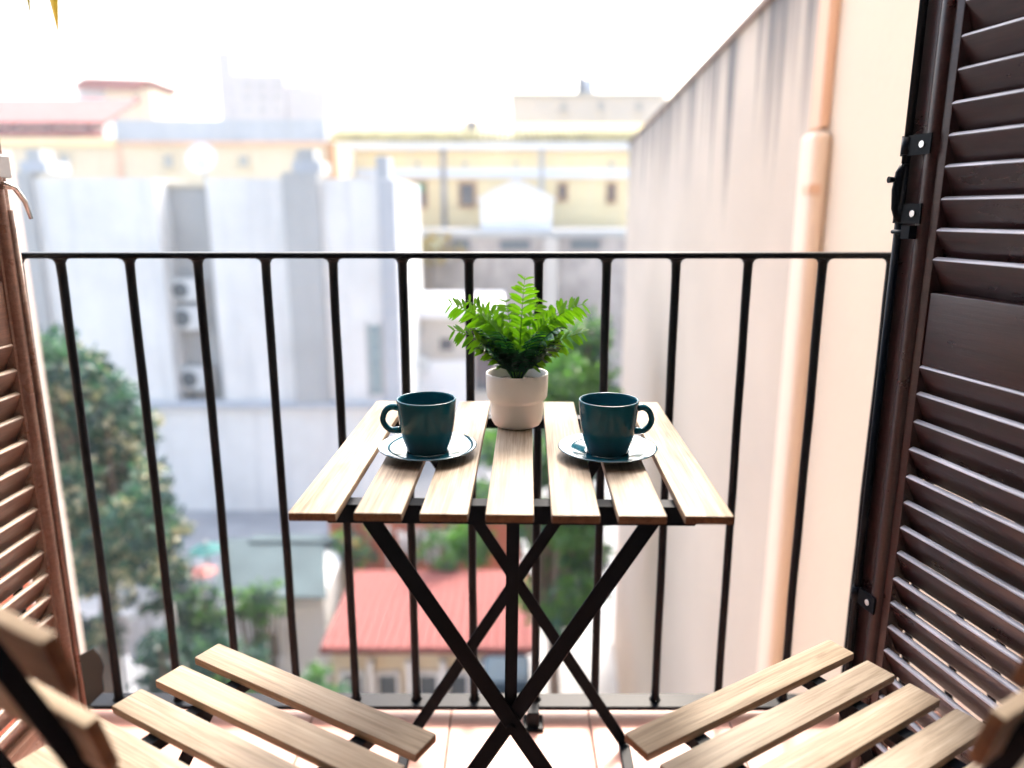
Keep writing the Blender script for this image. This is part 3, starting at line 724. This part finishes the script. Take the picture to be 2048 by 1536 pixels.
wf = MB().box(wx0 - 0.08, wx0, GB - 0.06, GB - 0.003, wz0 - 0.08, wz1 + 0.08).box(wx1, wx1 + 0.08, GB - 0.06, GB - 0.003, wz0 - 0.08, wz1 + 0.08).build('window', P_GREY, gb)
for i in range(8):
    for j in range(2):
        hx, hz = (wx1 - wx0) / 2, (wz1 - wz0) / 8
        MB().box(wx0 + hx * j + 0.012, wx0 + hx * (j + 1) - 0.012, GB - 0.05, GB - 0.004, wz0 + hz * i + 0.012, wz0 + hz * (i + 1) - 0.012).build('pane', GBLOCK, wf)
def aircon(px, py, Y, wpx, lab):
    c = at(px, py, Y); wv = wpx / FPX * Y; hv = wv * 0.72
    a = empty('air_conditioner', (c.x, Y, c.z), 0, lab, 'air conditioner', 'air conditioners on the courtyard walls')
    MB().box(-wv / 2, wv / 2, -0.42, -0.06, 0, hv).bevel(0.03, 2).build('casing', AC_W, a)
    m_ = Matrix.Translation((-wv * 0.12, -0.425, hv / 2)) @ Matrix.Rotation(R(90), 4, 'X')
    b = MB().lathe([(0, 0.012), (hv * 0.2, 0.012), (hv * 0.36, 0.006), (hv * 0.36, 0), (0, 0)], 20)
    for v in b.bm.verts: v.co = m_ @ v.co
    b.build('fan', AC_D, a)
    for s_ in (-1, 1): MB().box(s_ * wv * 0.36 - 0.02, s_ * wv * 0.36 + 0.02, -0.42, -0.001, -0.05, -0.001).build('bracket', AC_D, a)
aircon(382, 600, GB + 0.9, 62, 'upper of two stacked air conditioners in the grey recess')
aircon(386, 656, GB + 0.9, 66, 'air conditioner just below the topmost one in the grey recess')
aircon(400, 775, GB + 0.9, 66, 'lowest air conditioner in the grey recess, apart from the other two')
sdsh = empty('satellite_dish', (0, 0, 0), 0, 'pale round satellite dish on a short mast above the grey wall', 'satellite dish')
c = at(405, 318, 24); rd = 28 / FPX * 24
b = MB().lathe([(0, 0), (rd * 0.5, rd * 0.06), (rd, rd * 0.25), (rd * 1.02, rd * 0.25), (rd * 0.5, rd * 0.02), (0, -0.03)], 28)
m_ = Matrix.Translation(c) @ Matrix.Rotation(R(75), 4, 'X')
for v in b.bm.verts: v.co = m_ @ v.co
b.build('dish', P_WHITE, sdsh)
MB().tube([(c.x, c.y + 0.08, zat(372, 24) - 0.3), (c.x, c.y + 0.08, c.z)], 0.05, 8).build('mast', P_GREY, sdsh)
MB().tube([(c.x, c.y - 0.02, c.z - 0.1), (c.x + 0.05, c.y - 0.4, c.z - 0.22)], 0.025, 6).build('feed_arm', AC_D, sdsh)
# small beige house right of it
DB = 27
db = empty('courtyard_house', (0, 0, 0), 0, 'pale courtyard house with ledge and dark doorway behind the fern', 'building')
blk(db, 'wall', P_BEIGE, 806, 1000, 634, 900, DB, 5, GZ); blk(db, 'ledge', P_WHITE, 800, 1006, 612, 634, DB, 5, None, 0.35)
blk(db, 'lower_wall', P_WHITE, 806, 940, 720, 900, DB, 0.2, GZ, 0.12)
window(db, 880, 906, 676, 700, DB, P_BEIGE, GLASS, None, 0.06)
window(db, 950, 990, 680, 780, DB, P_GREY, GLASS, None, 0.06)
aircon(838, 738, DB - 0.13, 40, 'small air conditioner on the pale courtyard house')

# shed with grey roof
sh = empty('grey_roof_shed', (0, 0, 0), 0, 'low white shed with grey corrugated roof in the courtyard', 'shed')
p00, p01, p10, p11 = at(425, 1190, 10.9), at(655, 1185, 10.9), at(450, 1078, 13.0), at(648, 1072, 13.0)
zc = (p00.z + p01.z) / 2
MB().box(p00.x + 0.15, p01.x - 0.12, 11.1, 12.9, GZ, zc - 0.12).build('wall', P_WHITE, sh)
n = 34
for i in range(n):
    t0, t1 = i / n, (i + 1) / n
    MB_ = MB(); w_ = (p01.x - p00.x) / n
    x_ = p00.x + (p01.x - p00.x) * (t0 + t1) / 2; x2 = p10.x + (p11.x - p10.x) * (t0 + t1) / 2
    MB_.bar((x_, 10.85, p00.z - 0.03), (x2, 13.0, p10.z), w_ * 0.9, 0.04); MB_.build('roof_sheet', ROOF_GREY, sh)
MB().bar((p00.x - 0.05, 12.9, p10.z + 0.02), (p01.x + 0.05, 12.9, p10.z + 0.02), 0.3, 0.10).build('ridge', ROOF_GREY, sh)
window(sh, 515, 560, 1262, 1308, 11.09, P_WHITE, GLASS, None, 0.04, 5)
# red roofed house, centre
rr = empty('red_roof_annex', (0, 0, 0), 0, 'low annex with red tiled lean-to roof below the table', 'building')
e0, e1 = at(640, 1318, 9.6), at(1070, 1290, 9.6); q0, q1 = at(655, 1160, 12.0), at(1050, 1140, 12.0)
ez = (e0.z + e1.z) / 2; qz = (q0.z + q1.z) / 2
MB().box(e0.x + 0.1, e1.x - 0.1, 9.9, 11.9, GZ, ez - 0.12).build('wall', P_CREAM2, rr)
n = 22; tl = None
for i in range(n):
    for k in range(6):
        u = (i + 0.5) / n; v0, v1 = k / 6, (k + 1.12) / 6
        xx = e0.x + (e1.x - e0.x) * u
        if tl is None:
            tb = MB(); ws = (e1.x - e0.x) / n; L = math.hypot(2.4, qz - ez) / 6 * 1.12
            pts = [(math.cos(math.pi * j / 6), math.sin(math.pi * j / 6)) for j in range(7)]
            for (r_, yy) in ((ws * 0.50, 0),): pass
            ra = [tb.bm.verts.new((c_ * ws * 0.52, 0, s_ * ws * 0.30)) for c_, s_ in pts]; rbk = [tb.bm.verts.new((c_ * ws * 0.46, L, s_ * ws * 0.26)) for c_, s_ in pts]
            ra2 = [tb.bm.verts.new((c_ * ws * 0.46, 0, s_ * ws * 0.25 - 0.005)) for c_, s_ in pts]
            for j in range(6): tb.face([ra[j], ra[j + 1], rbk[j + 1], rbk[j]]); tb.face([ra2[j], ra2[j + 1], ra[j + 1], ra[j]])
            tl = tb.mesh('roof_tile', ROOF_RED)
        inst('roof_tile', tl, rr, (xx, 9.6 + 2.4 * v0, ez + (qz - ez) * v0 + 0.03 + random.uniform(-.005, .005)), (math.atan2(qz - ez, 2.4) + 0.03, 0, 0))
MB().bar(((e0.x + e1.x) / 2, 9.58, ez), ((e0.x + e1.x) / 2, 12.0, qz), e1.x - e0.x, 0.05).build('roof', ROOF_RED, rr)
for px in (690, 760, 840, 900, 985): window(rr, px, px + 34, 1345, 1400, 9.89, P_WHITE, GLASS, None, 0.05)
for px in (735, 812, 880, 955): blk(rr, 'post', P_WHITE, px, px + 12, 1325, 1420, 9.7, 0.1, GZ)
tr_ = empty('red_terrace_wall', (0, 0, 0), 0, 'brick red terrace wall behind the tiled annex roof', 'wall')
blk(tr_, 'wall', P_RED, 660, 1040, 1040, 1150, 13.2, 0.4, GZ); blk(tr_, 'coping', P_PEACH, 656, 1044, 1028, 1040, 13.2, 0.42, None, 0.05)

def sheet(name, px, py, Y, wd, hd, mat, label, cat, rz=0.0, wavy=0.06, group=None):
    c = at(px, py, Y); b = MB(); nx_, nz_ = 14, 10; g_ = []
    for i in range(nx_ + 1):
        for j in range(nz_ + 1):
            u, v = i / nx_ - 0.5, j / nz_
            g_.append(b.bm.verts.new((u * wd * (1 - 0.12 * v), wavy * math.sin(u * 17 + v * 2) * (0.3 + v), -v * hd - 0.05 * math.cos(u * 6))))
    for i in range(nx_):
        for j in range(nz_):
            k = i * (nz_ + 1) + j; f_ = b.face([g_[k], g_[k + 1], g_[k + nz_ + 2], g_[k + nz_ + 1]]); f_.smooth = True
    ext = bmesh.ops.solidify(b.bm, geom=b.bm.faces[:], thickness=0.008)
    o = b.build(name, mat, None, c); o.rotation_euler.z = rz
    return tag(o, label, cat, group)
# washing line with sheets, tarpaulin, parasol
wl = empty('washing_line', (0, 0, 0), 0, 'washing line strung on two posts in the lower left courtyard', 'washing line')
A_, B_ = at(232, 1232, 9.2), at(345, 1222, 9.2)
MB().tube([A_, (A_ + B_) / 2 - Vector((0, 0, 0.03)), B_], 0.012, 6).build('line', P_GREY, wl)
for q in (A_, B_): MB().tube([(q.x, q.y, GZ), (q.x, q.y, q.z + 0.1)], 0.03, 8).build('post', P_GREY, wl)
sheet('laundry', 268, 1234, 9.2, 0.42, 0.62, CLOTH_W, 'white sheet hanging on the washing line, lower left courtyard', 'laundry', 0.3)
sheet('laundry', 312, 1230, 9.2, 0.24, 0.40, CLOTH_W, 'smaller white cloth hanging beside the white sheet on the washing line', 'laundry', -0.2)
wl2 = empty('terrace_line', (0, 0, 0), 0, 'clothes line along the red terrace wall', 'washing line')
A_, B_ = at(775, 1062, 12.9), at(905, 1060, 12.9)
MB().tube([A_, B_], 0.012, 6).build('line', P_GREY, wl2)
for q in (A_, B_): MB().tube([(q.x, q.y, GZ), (q.x, q.y, q.z + 0.1)], 0.03, 8).build('post', P_GREY, wl2)
sheet('laundry', 815, 1062, 12.9, 0.40, 0.45, CLOTH_W, 'broad white cloth at left end of the terrace clothes line', 'laundry', 0.2)
sheet('laundry', 862, 1062, 12.9, 0.42, 0.62, CLOTH_W, 'long white cloth in the middle of the terrace clothes line', 'laundry', -0.2)
sheet('laundry', 892, 1061, 12.9, 0.18, 0.40, CLOTH_W, 'narrow white cloth at right end of the terrace clothes line', 'laundry', 0.1)
tb_ = empty('tarpaulin_cover', (0, 0, 0), 0, 'dark blue tarpaulin draped over a heap below the table', 'tarpaulin')
c0, c1 = at(965, 1340, 9.2), at(1060, 1405, 9.2)
b = MB().box(c0.x, c1.x, 8.9, 9.6, GZ, c0.z).bevel(0.08, 3)
b.build('cover', CLOTH_B, tb_, smooth_angle=R(40))
def parasol(px, py, Y, r, mat, lab):
    c = at(px, py, Y); u = empty('parasol', (c.x, Y, GZ), 0, lab, 'parasol', 'parasols in the courtyard'); h = c.z - GZ
    b = MB(); t_ = b.bm.verts.new((0, 0, h)); rg = [b.bm.verts.new((r * math.cos(R(45 * i)), r * math.sin(R(45 * i)), h - r * 0.42)) for i in range(8)]
    for i in range(8): b.face([t_, rg[i], rg[(i + 1) % 8]])
    b.build('canopy', mat, u); MB().tube([(0, 0, 0), (0, 0, h + 0.06)], 0.025, 8).build('pole', P_GREY, u)
parasol(412, 1086, 12.2, 0.30, CLOTH_T, 'teal parasol beside the grey roofed shed')
parasol(402, 1132, 11.4, 0.26, CLOTH_R, 'faded red parasol in front of the teal one')

# ================================================================== TREES AND SHRUBS
def leaves(name, clumps, n, size, mats, weights, parent, seed, aspect=0.5):
    rs = random.Random(seed); vv = []; ff = []; mi = []
    tot = sum(c[3] ** 2 for c in clumps)
    for c in clumps:
        k = int(n * c[3] ** 2 / tot); hue = rs.random()
        jm = 0; left = 0
        for _ in range(k):
            if left <= 0:      # a spray of leaves shares its place and its tone
                left = rs.randint(5, 12)
                d = Vector((rs.gauss(0, 1), rs.gauss(0, 1), rs.gauss(0, 1))).normalized()
                rad = c[3] * (0.30 + 0.80 * rs.random() ** 0.6)
                cen = Vector(c[:3]) + Vector((d.x * rad, d.y * rad, d.z * rad * 0.85))
                r_ = (rs.random() * 0.75 + hue * 0.25) * sum(weights); jm = 0
                while jm < len(weights) - 1 and r_ > weights[jm]: r_ -= weights[jm]; jm += 1
            left -= 1
            p = cen + Vector((rs.gauss(0, 1), rs.gauss(0, 1), rs.gauss(0, 1))) * size * 0.45
            a = (d + Vector((rs.gauss(0, .6), rs.gauss(0, .6), rs.gauss(0, .6) - 0.3))).normalized()
            u = a.cross(Vector((rs.gauss(0, 1), rs.gauss(0, 1), rs.gauss(0, 1)))).normalized()
            s_ = size * rs.uniform(0.6, 1.35); w_ = s_ * aspect
            i0 = len(vv); nn = a.cross(u) * s_ * 0.12
            vv += [p, p + a * s_ * 0.5 + u * w_ * 0.5 + nn, p + a * s_, p + a * s_ * 0.5 - u * w_ * 0.5 + nn]
            ff.append((i0, i0 + 1, i0 + 2, i0 + 3))
            mi.append(jm)
    me = bpy.data.meshes.new(name); me.from_pydata([tuple(v) for v in vv], [], ff)
    for m_ in mats: me.materials.append(m_)
    me.polygons.foreach_set('material_index', mi); me.update()
    return link(bpy.data.objects.new(name, me), parent)
def tree(base, clumps, n, size, mats, weights, label, seed, trunk_r=0.14):
    t = empty('courtyard_tree', (0, 0, 0), 0, label, 'tree', 'trees in the courtyard'); rs = random.Random(seed)
    top = Vector((sum(c[0] for c in clumps) / len(clumps), sum(c[1] for c in clumps) / len(clumps), min(c[2] for c in clumps) + 0.2)); B = Vector(base)
    b = MB(); mid = (B + top) / 2 + Vector((rs.uniform(-.15, .15), 0, 0)); b.tube([B, mid, top], [trunk_r, trunk_r * 0.8, trunk_r * 0.6], 9)
    for c in clumps[:14]:
        e = Vector(c[:3]); s_ = mid.lerp(top, rs.uniform(0.4, 1.0)); m_ = (s_ + e) / 2 + Vector((rs.uniform(-.2, .2), rs.uniform(-.2, .2), -0.1))
        b.tube([s_, m_, e], [trunk_r * 0.4, trunk_r * 0.25, trunk_r * 0.1], 6)
    b.build('trunk', BARK, t)
    leaves('crown', clumps, n, size, mats, weights, t, seed)
def clump_px(pxs, Yc, dY, seed):
    rs = random.Random(seed); out = []
    for px, py, rpx in pxs:
        for _ in range(2):
            Y_ = Yc + rs.uniform(-dY, dY); p = at(px + rs.uniform(-12, 12), py + rs.uniform(-12, 12), Y_); out.append((p.x, p.y, p.z, rpx / FPX * Y_ * rs.uniform(0.75, 1.1)))
    return out
cl = clump_px([(110, 720, 50), (60, 700, 40), (160, 740, 40), (120, 800, 60), (200, 800, 50), (160, 880, 65), (250, 860, 45), (230, 950, 65), (140, 970, 60), (300, 960, 45), (180, 1050, 65), (270, 1040, 60), (330, 1060, 40),
               (200, 1130, 55), (290, 1120, 50), (340, 1140, 35), (60, 900, 60), (80, 1040, 60), (30, 800, 60)], 9.5, 0.9, 3)
tree((xat(170, 1100, 9.6), 9.6, GZ), cl, 20000, 0.12, [LEAF_A, LEAF_B, LEAF_Y], [0.42, 0.31, 0.27], 'big tree with dark leaves and pale yellow sunlit-toned ones behind the left railing bars', 3, 0.16)
cl = clump_px([(1150, 700, 40), (1190, 660, 22), (1130, 760, 45), (1180, 760, 45), (1110, 820, 40), (1170, 840, 45), (1000, 900, 40), (1090, 930, 45), (1150, 930, 45), (1060, 1050, 40), (1140, 1040, 50), (1170, 1110, 42),
               (1100, 1110, 45), (1150, 1180, 45), (1080, 1190, 35), (960, 1000, 35), (940, 1090, 35), (1130, 1230, 35)], 9.0, 0.6, 5)
tree((xat(1120, 1100, 9.2), 9.2, GZ), cl, 15000, 0.11, [LEAF_A, LEAF_G, LEAF_B], [0.30, 0.52, 0.18], 'leafy green tree beside the party wall, behind the table', 5, 0.11)
def shrub(px, py, Y, rpx, n, mats, wts, lab, seed, size=0.09):
    c = at(px, py, Y); r_ = rpx / FPX * Y; rs = random.Random(seed)
    s_ = empty('courtyard_shrub', (c.x, Y, GZ), 0, lab, 'shrub', 'shrubs in the courtyard')
    cls = [(rs.gauss(0, r_ * 0.62), rs.gauss(0, r_ * 0.5), c.z - GZ + rs.gauss(-0.1, r_ * 0.55), r_ * rs.uniform(0.14, 0.42)) for _ in range(22)]
    leaves('foliage', cls, n, size, mats, wts, s_, seed)
    b = MB()
    for q in cls[:12]: b.tube([(q[0] * 0.2, q[1] * 0.2, 0), (q[0] * 0.6, q[1] * 0.6, (c.z - GZ) * 0.6), q[:3]], [0.05, 0.03, 0.012], 6)
    b.build('stem', BARK, s_)
shrub(330, 1330, 8.6, 75, 2200, [LEAF_A, LEAF_B], [0.7, 0.3], 'dark green shrub beside the white sheet on the line', 21)
shrub(400, 1230, 9.6, 45, 1400, [LEAF_A, LEAF_G], [0.6, 0.4], 'small green shrub below the faded red parasol', 22)
shrub(512, 1195, 10.4, 42, 1300, [LEAF_A, LEAF_G], [0.5, 0.5], 'thin green shrub in front of the white shed wall', 23)
shrub(430, 1290, 9.0, 45, 1400, [LEAF_A, LEAF_B], [0.6, 0.4], 'round dark shrub at the corner of the white shed', 24)
shrub(705, 1080, 12.6, 38, 1200, [LEAF_A, LEAF_G, LEAF_O], [0.4, 0.4, 0.2], 'shrub with yellow tips at left end of the red terrace wall', 25)
shrub(905, 1075, 12.4, 45, 1500, [LEAF_A, LEAF_G], [0.5, 0.5], 'green shrub at right end of the red terrace wall', 26)
shrub(180, 1260, 9.0, 60, 1800, [LEAF_A, LEAF_B, LEAF_Y], [0.5, 0.35, 0.15], 'loose shrub under the big tree, left of the white sheet', 29)
shrub(355, 1215, 9.8, 55, 1500, [LEAF_A, LEAF_B], [0.6, 0.4], 'bushy dark shrub right of the smaller white cloth', 30)
shrub(470, 1345, 8.6, 60, 1700, [LEAF_A, LEAF_G], [0.6, 0.4], 'spreading green shrub behind the left chair seat', 31)
shrub(640, 1385, 8.6, 45, 1300, [LEAF_G, LEAF_B], [0.6, 0.4], 'bright green low shrub under the left chair seat edge', 27)
shrub(850, 488, 33.2, 38, 700, [LEAF_O, LEAF_Y], [0.7, 0.3], 'ochre yellow creeper on top of the stone building', 28, 0.22)

# hanging plant above, only its leaf tips in view
hp = empty('hanging_plant', (0, 0, 0), 0, 'yellowing leaves of a hanging plant dangling in at the top left', 'plant')
PB = Vector((-1.25, 1.52, 2.62))
MB().tube([(-1.25, 0.521, 2.95), (-1.25, 1.52, 3.00), PB + Vector((0, 0, 0.2))], 0.009, 8).build('bracket', IRON, hp)
MB().lathe([(0, 0), (0.07, 0), (0.10, 0.16), (0.107, 0.17), (0.10, 0.172), (0.092, 0.15), (0, 0.15)], 28, PB).build('basket', P_RED, hp)
def strap_leaf(px, py_tip, Y, wd, seed, mat):
    tip = at(px, py_tip, Y); b = MB(); base = PB + Vector((0.03 * seed - 0.06, 0.02, 0.151))
    over = Vector((base.x + (tip.x - base.x) * 0.9, 1.52 + 0.16, base.z + 0.10)); prev = None; n = 28
    for i in range(n + 1):
        t = i / n; q = base.lerp(over, t).lerp(over.lerp(tip, t), t)
        w_ = wd * (0.3 + 0.7 * min(1, t * 2)) * min(1, (1 - t) * 13.0 + 0.02) * (1 + 0.18 * math.sin(i * 2.1 + seed))
        l_, m_, r_ = (b.bm.verts.new(q + Vector((-w_, 0.2 * w_, 0))), b.bm.verts.new(q + Vector((0, -0.25 * w_, 0))), b.bm.verts.new(q + Vector((w_, 0.2 * w_, 0))))
        if prev: b.face([prev[0], prev[1], m_, l_]); b.face([prev[1], prev[2], r_, m_])
        prev = (l_, m_, r_)
    b.build('leaf', mat, hp)
strap_leaf(117, 72, 1.66, 0.024, 1, LEAF_O); strap_leaf(62, 40, 1.64, 0.017, 2, LEAF_OL); strap_leaf(46, 24, 1.68, 0.016, 3, LEAF_OL); strap_leaf(-12, 10, 1.64, 0.02, 4, LEAF_OL)

# ================================================================== HAZE added over the town, standing in for glare that washes it out
hz = MB().box(-425, 425, -65, 765, GZ - 1.0, 24.0).build('added_haze', None)
hm = bpy.data.materials.new('added_pale_veil'); hm.use_nodes = True; hn = hm.node_tree; hn.nodes.clear()
pv = hn.nodes.new('ShaderNodeVolumePrincipled'); pv.inputs['Color'].default_value = (0.96, 0.98, 1.0, 1); pv.inputs['Density'].default_value = 0.0018
ho = hn.nodes.new('ShaderNodeOutputMaterial'); hn.links.new(pv.outputs[0], ho.inputs['Volume'])
hz.data.materials.clear(); hz.data.materials.append(hm); tag(hz, kind='stuff')
